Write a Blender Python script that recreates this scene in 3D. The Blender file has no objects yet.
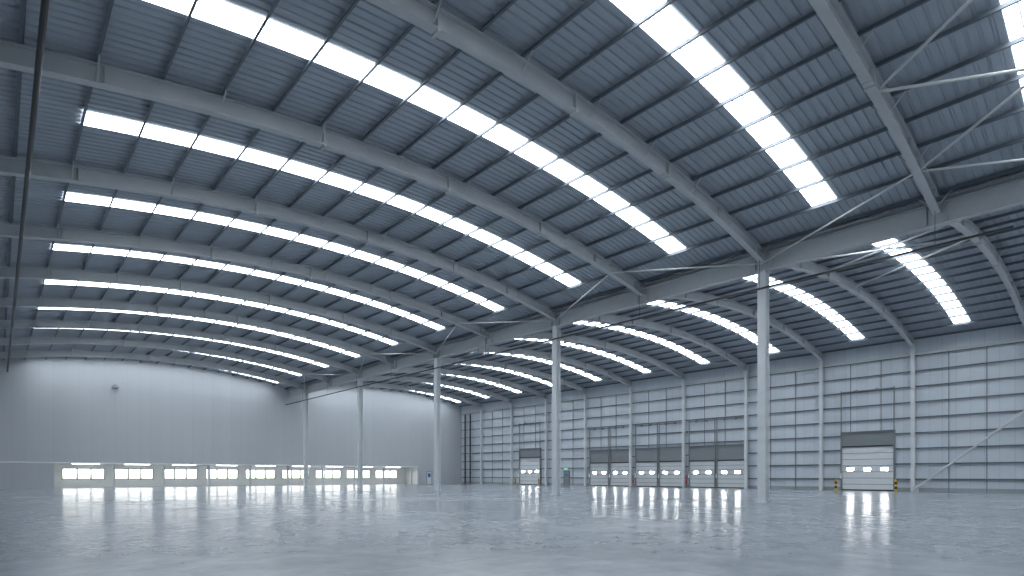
import bpy, math, random
random.seed(3)
S = bpy.context.scene
# ------------------------------------------------------------------ dims
EYE = 1.5
TH = math.radians(42.2)
RY0 = 14.2
FARY = 84.5
BACKY = -18.2
LX = -2.5          # left wall
VX = 32.0          # valley / column row
RX = 64.0          # right wall
CURV = 0.0066
def zb(x):         # underside of rafters
    c = 16.0 if x <= VX else 48.0
    return 15.12 - CURV*(x-c)**2
RD = 0.64
PD = 0.18
ROOF = RD+PD+0.05
RAF_Y = [RY0+8*k for k in range(-4, 9)]   # -17.8 .. 78.2
# ------------------------------------------------------------------ materials
def newmat(name):
    m = bpy.data.materials.new(name); m.use_nodes = True
    nt = m.node_tree
    return m, nt, nt.nodes['Principled BSDF']
def paint(name, col, rough=0.5, metal=0.0, noise=0.06, scale=3.0, spec=0.5):
    m, nt, b = newmat(name)
    tc = nt.nodes.new('ShaderNodeTexCoord')
    n = nt.nodes.new('ShaderNodeTexNoise'); n.inputs['Scale'].default_value = scale
    n.inputs['Detail'].default_value = 4
    r = nt.nodes.new('ShaderNodeMapRange')
    r.inputs['To Min'].default_value = 1-noise; r.inputs['To Max'].default_value = 1+noise
    mx = nt.nodes.new('ShaderNodeVectorMath'); mx.operation = 'SCALE'
    mx.inputs[0].default_value = col
    nt.links.new(tc.outputs['Object'], n.inputs['Vector'])
    nt.links.new(n.outputs['Fac'], r.inputs['Value'])
    nt.links.new(r.outputs['Result'], mx.inputs['Scale'])
    nt.links.new(mx.outputs[0], b.inputs['Base Color'])
    b.inputs['Roughness'].default_value = rough
    b.inputs['Metallic'].default_value = metal
    b.inputs['Specular IOR Level'].default_value = spec
    return m
def emis(name, col, st):
    m, nt, b = newmat(name)
    b.inputs['Base Color'].default_value = (0.8,0.8,0.8,1)
    b.inputs['Emission Color'].default_value = (*col,1)
    b.inputs['Emission Strength'].default_value = st
    return m
def ribbed(name, col, axis, period, depth=0.02, rough=0.45, groove=0.85, lo=0.95, hi=1.03):
    """cladding with thin dark seams every `period` along axis"""
    m, nt, b = newmat(name)
    tc = nt.nodes.new('ShaderNodeTexCoord')
    sp = nt.nodes.new('ShaderNodeSeparateXYZ')
    nt.links.new(tc.outputs['Object'], sp.inputs[0])
    d = nt.nodes.new('ShaderNodeMath'); d.operation='DIVIDE'; d.inputs[1].default_value = period
    nt.links.new(sp.outputs[axis], d.inputs[0])
    f = nt.nodes.new('ShaderNodeMath'); f.operation='FRACT'
    nt.links.new(d.outputs[0], f.inputs[0])
    g = nt.nodes.new('ShaderNodeMath'); g.operation='LESS_THAN'; g.inputs[1].default_value = 0.05
    nt.links.new(f.outputs[0], g.inputs[0])
    fl = nt.nodes.new('ShaderNodeMath'); fl.operation='FLOOR'
    nt.links.new(d.outputs[0], fl.inputs[0])
    wn = nt.nodes.new('ShaderNodeTexWhiteNoise'); wn.noise_dimensions='1D'
    nt.links.new(fl.outputs[0], wn.inputs['W'])
    mr = nt.nodes.new('ShaderNodeMapRange'); mr.inputs['To Min'].default_value=lo; mr.inputs['To Max'].default_value=hi
    nt.links.new(wn.outputs['Value'], mr.inputs['Value'])
    mr2 = nt.nodes.new('ShaderNodeMapRange'); mr2.inputs['To Min'].default_value=1.0; mr2.inputs['To Max'].default_value=groove
    nt.links.new(g.outputs[0], mr2.inputs['Value'])
    mu = nt.nodes.new('ShaderNodeMath'); mu.operation='MULTIPLY'
    nt.links.new(mr.outputs[0], mu.inputs[0]); nt.links.new(mr2.outputs[0], mu.inputs[1])
    sc = nt.nodes.new('ShaderNodeVectorMath'); sc.operation='SCALE'; sc.inputs[0].default_value = col
    nt.links.new(mu.outputs[0], sc.inputs['Scale'])
    nt.links.new(sc.outputs[0], b.inputs['Base Color'])
    bp = nt.nodes.new('ShaderNodeBump'); bp.inputs['Strength'].default_value=0.4; bp.inputs['Distance'].default_value=depth
    bp.invert = True
    nt.links.new(g.outputs[0], bp.inputs['Height']); nt.links.new(bp.outputs[0], b.inputs['Normal'])
    b.inputs['Roughness'].default_value = rough
    return m

M_raf  = paint('rafter_paint_grey', (0.52,0.545,0.565), 0.55)
M_col  = paint('column_paint_grey', (0.66,0.69,0.72), 0.5)
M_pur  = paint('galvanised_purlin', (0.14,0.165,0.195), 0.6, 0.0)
M_brace= paint('brace_tube_paint', (0.60,0.62,0.63), 0.45)
M_sheet= paint('roof_liner_sheet', (0.39,0.435,0.495), 0.5, 0.0, 0.06, 0.4)
M_pipe = paint('black_pipe', (0.02,0.022,0.025), 0.4)
M_gal  = paint('galv_steel', (0.36,0.39,0.42), 0.4, 0.4)
M_wall = ribbed('wall_liner_panel', (0.60,0.65,0.715), 1, 1.0)
M_wallx= ribbed('end_wall_panel', (0.49,0.52,0.555), 0, 1.2, groove=0.94, lo=0.98, hi=1.01)
M_rail = paint('wall_rail_steel', (0.15,0.175,0.205), 0.5, 0.1)
M_door = paint('door_panel_grey', (0.60,0.63,0.66), 0.4)
M_doorw= paint('door_panel_light', (0.68,0.71,0.74), 0.4)
M_head = paint('door_header_grey', (0.22,0.24,0.26), 0.5)
M_blk  = paint('black_rubber', (0.02,0.02,0.022), 0.6)
M_yel  = paint('yellow_paint', (0.75,0.50,0.02), 0.4)
M_red  = paint('red_paint', (0.6,0.02,0.02), 0.4)
M_blue = paint('blue_sign', (0.03,0.15,0.45), 0.4)
M_white= paint('white_trim', (0.78,0.79,0.79), 0.4)
M_dwin = emis('door_vision_panel', (0.98,0.99,1.0), 34.0)
M_fill = emis('added_fill_glow', (0.98,0.98,0.95), 9.0)  # glow for the added undercroft fill panels, no actual lamp fitting
M_green= emis('exit_sign_green', (0.05,0.8,0.25), 1.5)
# translucent rooflight sheet: daylight, with the sheet's own ribs and side laps a little denser
M_sky, nt, b = newmat('rooflight_grp_daylight')
b.inputs['Base Color'].default_value=(0.8,0.8,0.8,1); b.inputs['Emission Color'].default_value=(0.90,0.96,1.0,1)
tc = nt.nodes.new('ShaderNodeTexCoord'); sp=nt.nodes.new('ShaderNodeSeparateXYZ'); nt.links.new(tc.outputs['Object'],sp.inputs[0])
def mth(op,a,bv=None):
    n=nt.nodes.new('ShaderNodeMath'); n.operation=op
    nt.links.new(a,n.inputs[0])
    if bv is not None: n.inputs[1].default_value=bv
    return n.outputs[0]
# ribs: bay-relative coordinate so that every strip gets the same pattern
yy=mth('ADD',sp.outputs[1],-RY0+4); yy=mth('ADD',yy,80.575); yy=mth('MODULO',yy,8.0); yy=mth('DIVIDE',yy,0.3833); fr=mth('FRACT',yy); rib=mth('LESS_THAN',fr,0.13)
ns=nt.nodes.new('ShaderNodeTexNoise'); ns.inputs['Scale'].default_value=0.6; nt.links.new(tc.outputs['Object'],ns.inputs['Vector'])
mr=nt.nodes.new('ShaderNodeMapRange'); mr.inputs['From Min'].default_value=0.3; mr.inputs['From Max'].default_value=0.7; mr.inputs['To Min'].default_value=8.6; mr.inputs['To Max'].default_value=11.4
nt.links.new(ns.outputs['Fac'],mr.inputs['Value'])
r2=nt.nodes.new('ShaderNodeMapRange'); r2.inputs['To Min'].default_value=1.0; r2.inputs['To Max'].default_value=0.055
nt.links.new(rib,r2.inputs['Value'])
mu=nt.nodes.new('ShaderNodeMath'); mu.operation='MULTIPLY'; nt.links.new(mr.outputs[0],mu.inputs[0]); nt.links.new(r2.outputs[0],mu.inputs[1])
nt.links.new(mu.outputs[0],b.inputs['Emission Strength'])

# floor: polished concrete
M_floor, nt, b = newmat('polished_concrete')
tc = nt.nodes.new('ShaderNodeTexCoord')
n1 = nt.nodes.new('ShaderNodeTexNoise'); n1.inputs['Scale'].default_value=0.15; n1.inputs['Detail'].default_value=5
n2 = nt.nodes.new('ShaderNodeTexNoise'); n2.inputs['Scale'].default_value=1.2; n2.inputs['Detail'].default_value=9; n2.inputs['Roughness'].default_value=0.7
for n in (n1,n2): nt.links.new(tc.outputs['Object'], n.inputs['Vector'])
mx = nt.nodes.new('ShaderNodeMath'); mx.operation='ADD'
nt.links.new(n1.outputs['Fac'], mx.inputs[0]); nt.links.new(n2.outputs['Fac'], mx.inputs[1])
cr = nt.nodes.new('ShaderNodeMapRange'); cr.inputs['From Min'].default_value=0.6; cr.inputs['From Max'].default_value=1.4
cr.inputs['To Min'].default_value=0.68; cr.inputs['To Max'].default_value=1.22
nt.links.new(mx.outputs[0], cr.inputs['Value'])
sp = nt.nodes.new('ShaderNodeSeparateXYZ'); nt.links.new(tc.outputs['Object'], sp.inputs[0])
js=[]
for ax in (0,1):
    d = nt.nodes.new('ShaderNodeMath'); d.operation='DIVIDE'; d.inputs[1].default_value=8.0; nt.links.new(sp.outputs[ax], d.inputs[0])
    f = nt.nodes.new('ShaderNodeMath'); f.operation='FRACT'; nt.links.new(d.outputs[0], f.inputs[0])
    g = nt.nodes.new('ShaderNodeMath'); g.operation='LESS_THAN'; g.inputs[1].default_value=0.0022; nt.links.new(f.outputs[0], g.inputs[0])
    js.append(g)
ja = nt.nodes.new('ShaderNodeMath'); ja.operation='MAXIMUM'
nt.links.new(js[0].outputs[0], ja.inputs[0]); nt.links.new(js[1].outputs[0], ja.inputs[1])
jm = nt.nodes.new('ShaderNodeMapRange'); jm.inputs['To Min'].default_value=1; jm.inputs['To Max'].default_value=0.6
nt.links.new(ja.outputs[0], jm.inputs['Value'])
mm = nt.nodes.new('ShaderNodeMath'); mm.operation='MULTIPLY'
nt.links.new(cr.outputs[0], mm.inputs[0]); nt.links.new(jm.outputs[0], mm.inputs[1])
sc = nt.nodes.new('ShaderNodeVectorMath'); sc.operation='SCALE'; sc.inputs[0].default_value=(0.285,0.32,0.36)
nt.links.new(mm.outputs[0], sc.inputs['Scale']); nt.links.new(sc.outputs[0], b.inputs['Base Color'])
rr = nt.nodes.new('ShaderNodeMapRange'); rr.inputs['From Min'].default_value=0.6; rr.inputs['From Max'].default_value=1.4
rr.inputs['To Min'].default_value=0.15; rr.inputs['To Max'].default_value=0.26
nt.links.new(mx.outputs[0], rr.inputs['Value']); nt.links.new(rr.outputs[0], b.inputs['Roughness'])
b.inputs['Specular IOR Level'].default_value=0.6

# ------------------------------------------------------------------ mesh builder
class MB:
    def __init__(s): s.v=[]; s.f=[]; s.m=[]; s.mats=[]
    def mi(s, mat):
        if mat not in s.mats: s.mats.append(mat)
        return s.mats.index(mat)
    def box(s,x0,x1,y0,y1,z0,z1,mat):
        i=len(s.v); k=s.mi(mat)
        s.v += [(x0,y0,z0),(x1,y0,z0),(x1,y1,z0),(x0,y1,z0),(x0,y0,z1),(x1,y0,z1),(x1,y1,z1),(x0,y1,z1)]
        for f in ((0,3,2,1),(4,5,6,7),(0,1,5,4),(1,2,6,5),(2,3,7,6),(3,0,4,7)):
            s.f.append(tuple(i+a for a in f)); s.m.append(k)
    def tube(s,p,q,r,mat,n=8):
        from mathutils import Vector
        p=Vector(p); q=Vector(q); d=(q-p).normalized()
        u=d.cross(Vector((0,0,1)))
        if u.length<1e-3: u=d.cross(Vector((1,0,0)))
        u.normalize(); w=d.cross(u); i=len(s.v); k=s.mi(mat)
        for c in (p,q):
            for a in range(n):
                t=2*math.pi*a/n; s.v.append(tuple(c+u*(r*math.cos(t))+w*(r*math.sin(t))))
        for a in range(n):
            b2=(a+1)%n; s.f.append((i+a,i+b2,i+n+b2,i+n+a)); s.m.append(k)
        s.f.append(tuple(i+a for a in range(n))[::-1]); s.m.append(k)
        s.f.append(tuple(i+n+a for a in range(n))); s.m.append(k)
    def loft(s, rings, mat, closed=True):
        i=len(s.v); k=s.mi(mat); n=len(rings[0])
        for r in rings: s.v += list(r)
        for a in range(len(rings)-1):
            for c in range(n if closed else n-1):
                d=(c+1)%n
                s.f.append((i+a*n+c, i+a*n+d, i+(a+1)*n+d, i+(a+1)*n+c)); s.m.append(k)
        if closed:
            s.f.append(tuple(i+c for c in range(n))[::-1]); s.m.append(k)
            s.f.append(tuple(i+(len(rings)-1)*n+c for c in range(n))); s.m.append(k)
    def obj(s,name):
        me=bpy.data.meshes.new(name); me.from_pydata(s.v,[],s.f)
        for m in s.mats: me.materials.append(m)
        me.polygons.foreach_set('material_index', s.m); me.update()
        o=bpy.data.objects.new(name,me); S.collection.objects.link(o); return o

def iprof(w,d,tf,tw):
    h=w/2; t=tw/2
    return [(-h,0),(h,0),(h,tf),(t,tf),(t,d-tf),(h,d-tf),(h,d),(-h,d),(-h,d-tf),(-t,d-tf),(-t,tf),(-h,tf)]

# ------------------------------------------------------------------ floor
m=MB(); m.box(LX-0.4,RX+0.4,BACKY-0.4,FARY+5.2,-0.3,0,M_floor); m.obj('floor')
m=MB(); M_gr=paint('asphalt_ground',(0.22,0.25,0.2),0.9)
m.box(-60,140,FARY+5.3,FARY+60,-0.35,-0.05,M_gr); m.obj('ground')

# ------------------------------------------------------------------ roof sheet (profiled, ribs follow the arch)
def roof(name, xa, xb):
    xs=[xa+(xb-xa)*i/28 for i in range(29)]
    ys=[]; y=BACKY
    P=0.3333
    while y < FARY+0.3:
        ys += [(y,0.0),(y+0.20,0.0),(y+0.23,0.05),(y+0.30,0.05)]
        y += P
    m=MB(); rings=[]
    for x in xs:
        z=zb(x)+ROOF
        rings.append([(x,yy,z+dz) for yy,dz in ys])
    m.loft(rings,M_sheet,closed=False)
    return m.obj(name)
roof('ceiling', LX-0.2, VX)
roof('ceiling_right_bay', VX+0.001, RX+0.2)

# skylights: curved GRP sheets mid-bay
def skylight(yc, xa, xb):
    m=MB(); rings=[]; W=1.15
    n=30
    for i in range(n+1):
        x=xa+(xb-xa)*i/n; z=zb(x)+ROOF
        rings.append([(x,yc-W/2,z-0.03),(x,yc+W/2,z-0.03),(x,yc+W/2,z-0.012),(x,yc-W/2,z-0.012)])
    m.loft(rings,M_sky)
    m.obj('roof_skylight')
bays=[RY0-4+8*k for k in range(-3,10)]
for yc in bays:
    if yc>FARY-1.5: continue
    skylight(yc,2.35,29.65); skylight(yc,34.35,61.65)

# purlins (Z sections) running lengthwise, fly-bracing, sag rods
PX=[16-0.91-1.82*k for k in range(10)]+[16+0.91+1.82*k for k in range(9)]
PX=sorted(x for x in PX if LX+0.1<x<31.6)
PX2=[x+32 for x in PX if x>0.4]
m=MB()
for x in PX+PX2:
    z0=zb(x)+RD; z1=z0+PD; t=0.012; f=0.065
    prof=[(-f,z0),(t,z0),(t,z1-t),(f,z1-t),(f,z1),(0,z1),(0,z0+t),(-f,z0+t)]
    m.loft([[(x+a,y,zz) for a,zz in prof] for y in (BACKY,FARY)],M_pur)
m.obj('roof_purlins')
m=MB()
for xs in (PX,PX2):
    for i in range(len(xs)-1):
        for yc in bays:
            if yc>FARY-3: continue
            for dy in (-1.3,1.3):
                a,b2=xs[i],xs[i+1]
                m.tube((a,yc+dy,zb(a)+RD+0.06),(b2,yc+dy,zb(b2)+RD+0.14),0.010,M_gal,5)
    for i,x in enumerate(xs):
        if i%2: continue
        for y in RAF_Y:
            for sg in (-1,1):
                if y+sg*.62<BACKY+.05: continue
                m.tube((x,y+sg*0.06,zb(x)+0.06),(x,y+sg*0.62,zb(x)+RD+0.05),0.022,M_raf,6)
m.obj('purlin_sag_rods_and_stays')

# rafters
def rafter(y, xa, xb):
    m=MB(); pr=iprof(0.32,RD,0.035,0.02); n=26; rings=[]
    for i in range(n+1):
        x=xa+(xb-xa)*i/n
        z=zb(x)
        rings.append([(x,y+a,z+bz) for a,bz in pr])
    m.loft(rings,M_raf)
    c=(16 if xb<=VX+.1 else 48)
    for dx in (-6.2,0,6.2):     # bolted splice plates
        x=c+dx; z=zb(x)
        m.box(x-0.05,x+0.05,y-0.17,y+0.17,z-0.10,z+RD-0.01,M_raf)
        m.box(x-0.30,x+0.30,y-0.165,y+0.165,z-0.02,z+0.0,M_raf)
    for x in (xa+0.9,xb-0.9,xa+5,xb-5): # web stiffeners
        m.box(x-0.012,x+0.012,y-0.145,y+0.145,zb(x)+0.03,zb(x)+RD-0.04,M_raf)
    m.obj('curved_roof_rafter')
for y in RAF_Y:
    rafter(y,LX+0.05,VX-0.16); rafter(y,VX+0.16,RX-0.2)

# valley beam
m=MB(); pr=iprof(0.34,1.0,0.04,0.022)
m.loft([[(VX+a,y,12.98+bz) for a,bz in pr] for y in (BACKY+0.1,FARY-0.15)],M_raf)
for y in RAF_Y:
    for dy in (-0.4,0.4):
        if y+dy<BACKY+.12: continue
        m.box(VX-0.15,VX+0.15,y+dy-0.012,y+dy+0.012,13.02,13.94,M_raf)
m.obj('valley_beam')
m=MB(); m.box(VX-0.45,VX+0.45,BACKY+0.1,FARY-0.1,14.05,14.11,M_gal); m.obj('valley_gutter')

# columns
def hcol(x,y,w,d,z1,name,mat=M_col,base=True):
    m=MB(); tf=0.03
    m.box(x-w/2,x-w/2+tf,y-d/2,y+d/2,0,z1,mat)
    m.box(x+w/2-tf,x+w/2,y-d/2,y+d/2,0,z1,mat)
    m.box(x-w/2+tf,x+w/2-tf,y-0.012,y+0.012,0,z1,mat)
    if base:
        m.box(x-w/2-0.1,x+w/2+0.1,y-d/2-0.1,y+d/2+0.1,0,0.035,mat)
        m.box(x-w/2-0.08,x+w/2+0.08,y-d/2-0.08,y+d/2+0.08,z1-0.03,z1,mat)
    m.obj(name)
for k in range(-1,5):
    hcol(VX,RY0+16*k,0.50,0.46,12.97,'steel_column')
for y in RAF_Y:
    hcol(RX-0.42,y,0.34,0.30,zb(RX-0.4)-.01,'wall_column',M_col,False)
    hcol(LX+0.25,y,0.34,0.30,zb(LX+0.05)-.01,'wall_column',M_col,False)

# bracing tubes near valley
m=MB()
def rp(x,y,dz=0.12): return (x,y,zb(x)+dz)
for k in range(-1,5):
    yc=RY0+16*k
    for sg in (-1,1):
        y2=yc+8*sg
        if y2>FARY or y2<BACKY: continue
        m.tube((VX-0.2,yc,13.4),rp(28.5,y2),0.05,M_brace)
        m.tube((VX+0.2,yc,13.4),rp(35.5,y2),0.05,M_brace)
for (a,b2) in (((28.5,6.2),(22.0,-1.8)),((22.8,6.2),(27.0,-1.8)),((22.0,-1.8),(16.0,6.2)),((16.8,-1.8),(22.8,6.2)),((34.5,14.2),(40.5,6.2)),((40.5,14.2),(35.5,6.2)),((46.5,14.2),(40.5,6.2))):
    m.tube(rp(*a),rp(*b2),0.055,M_brace)
m.obj('roof_bracing_tubes')

# pipes / conduits
m=MB(); m.tube((0.87,BACKY+.2,13.05),(0.87,FARY-.1,13.05),0.08,M_pipe,10)
for y in RAF_Y: m.tube((0.87,y,13.05),(0.87,y,zb(0.87)+0.02),0.015,M_pipe,6)
m.obj('sprinkler_pipe')
m=MB(); m.box(VX-0.52,VX-0.42,3.5,FARY-.1,11.87,11.96,M_pipe)
for y in RAF_Y:
    if y>4: m.tube((VX-0.47,y,11.95),(VX-0.47,y,zb(VX-.47)-.01),0.012,M_pipe,5)
m.obj('cable_tray')

# ------------------------------------------------------------------ doors layout
BIG=[(18.05,4.5,5.9,4.4),(66.1,4.7,5.9,4.4)]
DOCK=[]
for yb in (30.2,38.2,46.2):
    DOCK += [(yb+1.95,3.3),(yb+5.62,3.3)]
blk=[(c-w/2-.12,c+w/2+.12,h) for c,w,h,_ in BIG]+[(c-w/2-.12,c+w/2+.12,5.15) for c,w in DOCK]+[(58.2-.6,58.2+.6,2.3)]
# ------------------------------------------------------------------ walls
# right wall : cladding + side rails
m=MB(); m.box(RX,RX+0.2,BACKY-.2,FARY+.2,0,zb(RX)+ROOF+0.02,M_wall)
z=1.15; zs=[]
while z<12.9: zs.append(z); z+=1.45
for z in zs:
    segs=[(BACKY+.05,FARY-.05)]
    for a,b2,h in blk:
        if h>z-0.1:
            ns=[]
            for s0,s1 in segs:
                if b2<=s0 or a>=s1: ns.append((s0,s1)); continue
                if a>s0: ns.append((s0,a))
                if b2<s1: ns.append((b2,s1))
            segs=ns
    for s0,s1 in segs:
        m.box(RX-0.20,RX-0.005,s0,s1,z,z+0.02,M_rail)
        m.box(RX-0.20,RX-0.18,s0,s1,z-0.07,z,M_rail)
        m.box(RX-0.03,RX-0.005,s0,s1,z,z+0.07,M_rail)
for y in RAF_Y[:-1]:
    for f in (1/3,2/3):
        yy=y+8*f
        z0=0.0
        for a,b2,h in blk:
            if a-.1<yy<b2+.1: z0=max(z0,h)
        m.box(RX-0.14,RX-0.09,yy-.03,yy+.03,z0,12.9,M_rail)
m.box(RX-0.25,RX-0.02,BACKY+.1,FARY-.1,12.75,13.0,M_raf)
m.obj('wall_right')
m=MB(); m.box(LX-0.2,LX,BACKY-.2,FARY+.2,0,zb(LX)+ROOF+0.02,M_wallx); m.obj('wall_left')
def endwall(m,y0,y1,xa,xb,z0):
    n=max(2,int((xb-xa)/0.8)); 
    rings=[]
    for i in range(n+1):
        x=xa+(xb-xa)*i/n; z=zb(x)+ROOF-0.01
        rings.append([(x,y0,z0),(x,y1,z0),(x,y1,z),(x,y0,z)])
    m.loft(rings,M_wallx)
OX0,OX1,OZ=4.9,54.5,2.95
m=MB()
endwall(m,FARY,FARY+0.25,LX,VX,OZ); endwall(m,FARY,FARY+0.25,VX+1e-3,RX,OZ)
m.box(LX,OX0,FARY,FARY+0.25,0,OZ,M_wallx)
m.box(OX1,RX,FARY,FARY+0.25,0,OZ,M_wallx)
m.obj('wall_far')
m=MB(); m.box(LX,OX1,FARY-0.05,FARY,OZ-0.03,OZ+0.12,M_white); m.obj('trim_1')
m=MB(); endwall(m,BACKY-0.25,BACKY,LX,VX,0); endwall(m,BACKY-0.25,BACKY,VX+1e-3,RX,0); m.obj('wall_back')

# undercroft below far wall
UY=FARY+4.2
W0,W1=1.0,2.4
m=MB(); m.box(OX0-.2,OX1+.2,FARY+0.26,UY+0.3,OZ,OZ+0.15,M_white); m.obj('ceiling_undercroft')
m=MB(); 
m.box(OX0-.2,OX0,FARY+.26,UY,0,OZ,M_white); m.box(OX1,OX1+.2,FARY+.26,UY,0,OZ,M_white)
m.box(OX0-.2,OX1+.2,UY,UY+0.2,0,W0,M_white); m.box(OX0-.2,OX1+.2,UY,UY+0.2,W1,OZ,M_white)
per=5.33; x=OX0+1.0; wn=[]
while x+4.3<OX1:
    wn.append((x,x+4.3)); x+=per
prev=OX0-.2
for a,b2 in wn:
    m.box(prev,a,UY,UY+.2,W0,W1,M_white); prev=b2
m.box(prev,OX1+.2,UY,UY+.2,W0,W1,M_white)
m.obj('wall_undercroft')
M_glass,nt,b=newmat('window_glass')
tr=nt.nodes.new('ShaderNodeBsdfTransparent'); gl=nt.nodes.new('ShaderNodeBsdfGlossy'); gl.inputs['Roughness'].default_value=0.02
mix=nt.nodes.new('ShaderNodeMixShader'); mix.inputs[0].default_value=0.08
nt.links.new(tr.outputs[0],mix.inputs[1]); nt.links.new(gl.outputs[0],mix.inputs[2])
nt.links.new(mix.outputs[0],nt.nodes['Material Output'].inputs['Surface'])
for i,(a,b2) in enumerate(wn):
    m=MB(); fr=0.10
    m.box(a,b2,UY+.02,UY+.12,W0,W0+fr,M_head); m.box(a,b2,UY+.02,UY+.12,W1-fr,W1,M_head)
    for k in range(4):
        xx=a+(b2-a-fr)*k/3
        m.box(xx,xx+fr*1.8 if k in(1,2) else xx+fr,UY+.021,UY+.119,W0+fr,W1-fr,M_head)
    m.box(a+fr,b2-fr,UY+.06,UY+.07,W0+fr,W1-fr,M_glass)
    m.obj('window_%d'%(i+1))
    hcol(b2+0.5,FARY+0.42,0.24,0.24,OZ-.01,'undercroft_post',M_col,False)
    m=MB(); m.box(a+0.8,b2-0.8,FARY+1.8,FARY+2.1,OZ-0.07,OZ-0.01,M_fill); m.obj('undercroft_fill_panel')  # added glowing panel, only there to brighten the undercroft

m=MB(); m.box(RX-0.06,RX-0.001,BACKY,FARY,0,0.35,M_gal); m.obj('baseboard_right')
m=MB(); m.tube((RX-.72,RY0-.2,0.2),(RX-.72,6.3,6.9),0.09,M_brace,12)
m.box(RX-.76,RX-.68,RY0-.5,RY0-.1,0.0,0.5,M_brace)
m.obj('diagonal_wall_brace')

# doors
nd=[0]
def door(yc,w,htop,hdoor,panmat):
    nd[0]+=1
    m=MB(); y0,y1=yc-w/2,yc+w/2; X=RX-0.002
    m.box(X-.30,X-.0,y0-.11,y0,0,htop,M_head); m.box(X-.30,X-.0,y1,y1+.11,0,htop,M_head)
    m.box(X-.16,X-.0,y0,y1,hdoor,htop,M_head)
    m.box(X-.30,X-.16,y0,y1,htop-.14,htop,M_rail)
    m.box(X-.24,X-.16,y0,y1,hdoor-.06,hdoor+.06,M_blk)
    n=max(5,int(round(hdoor/0.6))); hh=(hdoor-.06)/n
    for i in range(n):
        z0=i*hh
        m.box(X-.14,X-.04,y0+.01,y1-.01,z0+.03,z0+hh-.015,panmat)
        m.box(X-.12,X-.04,y0+.01,y1-.01,z0-.015 if i else 0,z0+.03,M_rail)
    wz=3*hh+0.12
    nw=max(2,int(round(w/1.4)))
    for k in range(nw):
        c=y0+w*(k+.5)/nw
        m.box(X-.150,X-.139,c-.36,c+.36,wz-.04,wz+.32,M_blk)
        m.box(X-.156,X-.150,c-.30,c+.30,wz,wz+.28,M_dwin)
    m.box(X-.16,X-.13,y0,y1,0,.12,M_blk)
    zt=min(htop+hdoor*0.95,10.4)
    for yy in (y0-.05,y1+.05):
        m.box(X-.28,X-.20,yy-.05,yy+.05,htop,zt,M_head)
    m.tube((X-.30,y0-.1,zt-.15),(X-.30,y1+.1,zt-.15),0.05,M_head)
    for f in (.3,.7): m.tube((X-.30,y0+w*f-.12,zt-.15),(X-.30,y0+w*f+.12,zt-.15),0.13,M_head,12)
    m.box(X-.42,X-.30,y1+.0,y1+.11,1.2,1.7,M_white); m.box(X-.43,X-.42,y1+.02,y1+.09,1.5,1.6,M_red)
    m.obj('door_%d'%nd[0])
for c,w,h,hd in BIG: door(c,w,h,hd,M_doorw)
for c,w in DOCK: door(c,w,5.15,3.3,M_door)
for c,w in DOCK:
    m=MB(); m.box(RX-2.6,RX-.45,c-1.05,c+1.05,0.001,0.012,M_rail); m.box(RX-2.6,RX-.45,c-1.13,c-1.05,0.001,0.016,M_yel); m.box(RX-2.6,RX-.45,c+1.05,c+1.13,0.001,0.016,M_yel)
    m.obj('dock_leveller')
def bollard(x,y):
    m=MB()
    for i in range(5):
        m.tube((x,y,i*.22),(x,y,(i+1)*.22),0.11,M_yel if i%2==0 or i==4 else M_blk,14)
    m.tube((x,y,1.1),(x,y,1.13),0.09,M_yel,14)
    m.tube((x,y,0),(x,y,.02),0.18,M_gal,14)
    m.obj('safety_bollard')
for c,w,_,_ in BIG:
    bollard(RX-.85,c-w/2-.35); bollard(RX-.85,c+w/2+.35)
m=MB(); yc=58.2
m.box(RX-.12,RX-.002,yc-.6,yc-.5,0,2.25,M_rail); m.box(RX-.12,RX-.002,yc+.5,yc+.6,0,2.25,M_rail); m.box(RX-.12,RX-.002,yc-.5,yc+.5,2.15,2.25,M_rail)
m.box(RX-.09,RX-.03,yc-.5,yc+.5,0.01,2.15,M_head); m.box(RX-.11,RX-.09,yc-.2,yc+.2,1.35,1.85,M_blue)
m.box(RX-.14,RX-.09,yc-.42,yc+.42,0.98,1.04,M_gal)
m.obj('door_9')
m=MB(); m.box(RX-.30,RX-.22,yc-.3,yc+.3,2.42,2.60,M_green); m.obj('exit_sign')
for yy in (37.78,45.78):
    m=MB(); m.box(RX-.34,RX-.25,yy-.05,yy+.15,0,1.5,M_gal)
    m.tube((RX-.42,yy+.05,.45),(RX-.42,yy+.05,.90),.075,M_red,12); m.tube((RX-.42,yy+.05,.90),(RX-.42,yy+.05,1.0),.03,M_blk,8)
    m.box(RX-.36,RX-.34,yy-.03,yy+.13,1.25,1.42,M_red)
    m.obj('fire_extinguisher')
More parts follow.
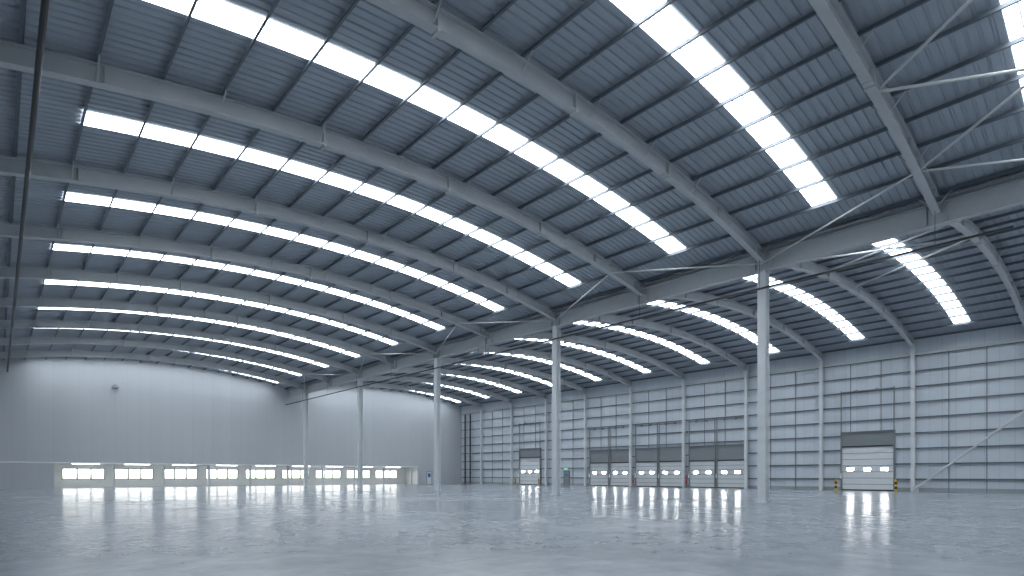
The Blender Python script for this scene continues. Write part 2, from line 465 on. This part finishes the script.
for yy in (81.3,82.8):
    m=MB(); m.tube((RX-.5,yy,0),(RX-.5,yy,12.6),.13,M_pipe,12)
    for z in (2,5,8,11): m.tube((RX-.5,yy,z-.06),(RX-.5,yy,z+.06),.17,M_pipe,12)
    m.obj('rainwater_pipe')
m=MB(); m.box(56.2,57.3,FARY-.06,FARY-.001,0,2.2,M_head); m.box(56.3,57.2,FARY-.08,FARY-.06,0.02,2.1,M_white); m.box(56.45,57.05,FARY-.09,FARY-.08,1.2,1.9,M_blue); m.obj('door_10')
m=MB(); m.box(10.5,11.0,FARY-.5,FARY-.02,12.2,12.5,M_gal); m.box(10.6,10.9,FARY-.25,FARY-.001,12.5,12.7,M_gal); m.box(10.4,11.1,FARY-.7,FARY-.5,12.25,12.45,M_gal); m.obj('wall_mounted_heater')

# ------------------------------------------------------------------ world
w=bpy.data.worlds.new('daylight'); S.world=w; w.use_nodes=True
nt=w.node_tree; bg=nt.nodes['Background']
tc=nt.nodes.new('ShaderNodeTexCoord'); sp=nt.nodes.new('ShaderNodeSeparateXYZ'); nt.links.new(tc.outputs['Generated'],sp.inputs[0])
rp_=nt.nodes.new('ShaderNodeValToRGB'); e=rp_.color_ramp
e.elements[0].position=0.497; e.elements[0].color=(0.35,0.42,0.25,1)
e.elements[1].position=0.504; e.elements[1].color=(0.95,0.97,0.95,1)
mr=nt.nodes.new('ShaderNodeMapRange'); mr.inputs['From Min'].default_value=-1; mr.inputs['From Max'].default_value=1
nt.links.new(sp.outputs[2],mr.inputs['Value']); nt.links.new(mr.outputs[0],rp_.inputs[0]); nt.links.new(rp_.outputs[0],bg.inputs['Color'])
bg.inputs['Strength'].default_value=7.5

# ------------------------------------------------------------------ camera
cd=bpy.data.cameras.new('camera'); cam=bpy.data.objects.new('camera',cd); S.collection.objects.link(cam)
cam.location=(0,0,EYE); cam.rotation_euler=(math.radians(90),0,-TH)
cd.sensor_width=36; cd.lens=568/1024*36; cd.shift_y=187.5/1024; cd.clip_end=400; cd.clip_start=0.05
S.camera=cam
S.view_settings.view_transform='Standard'
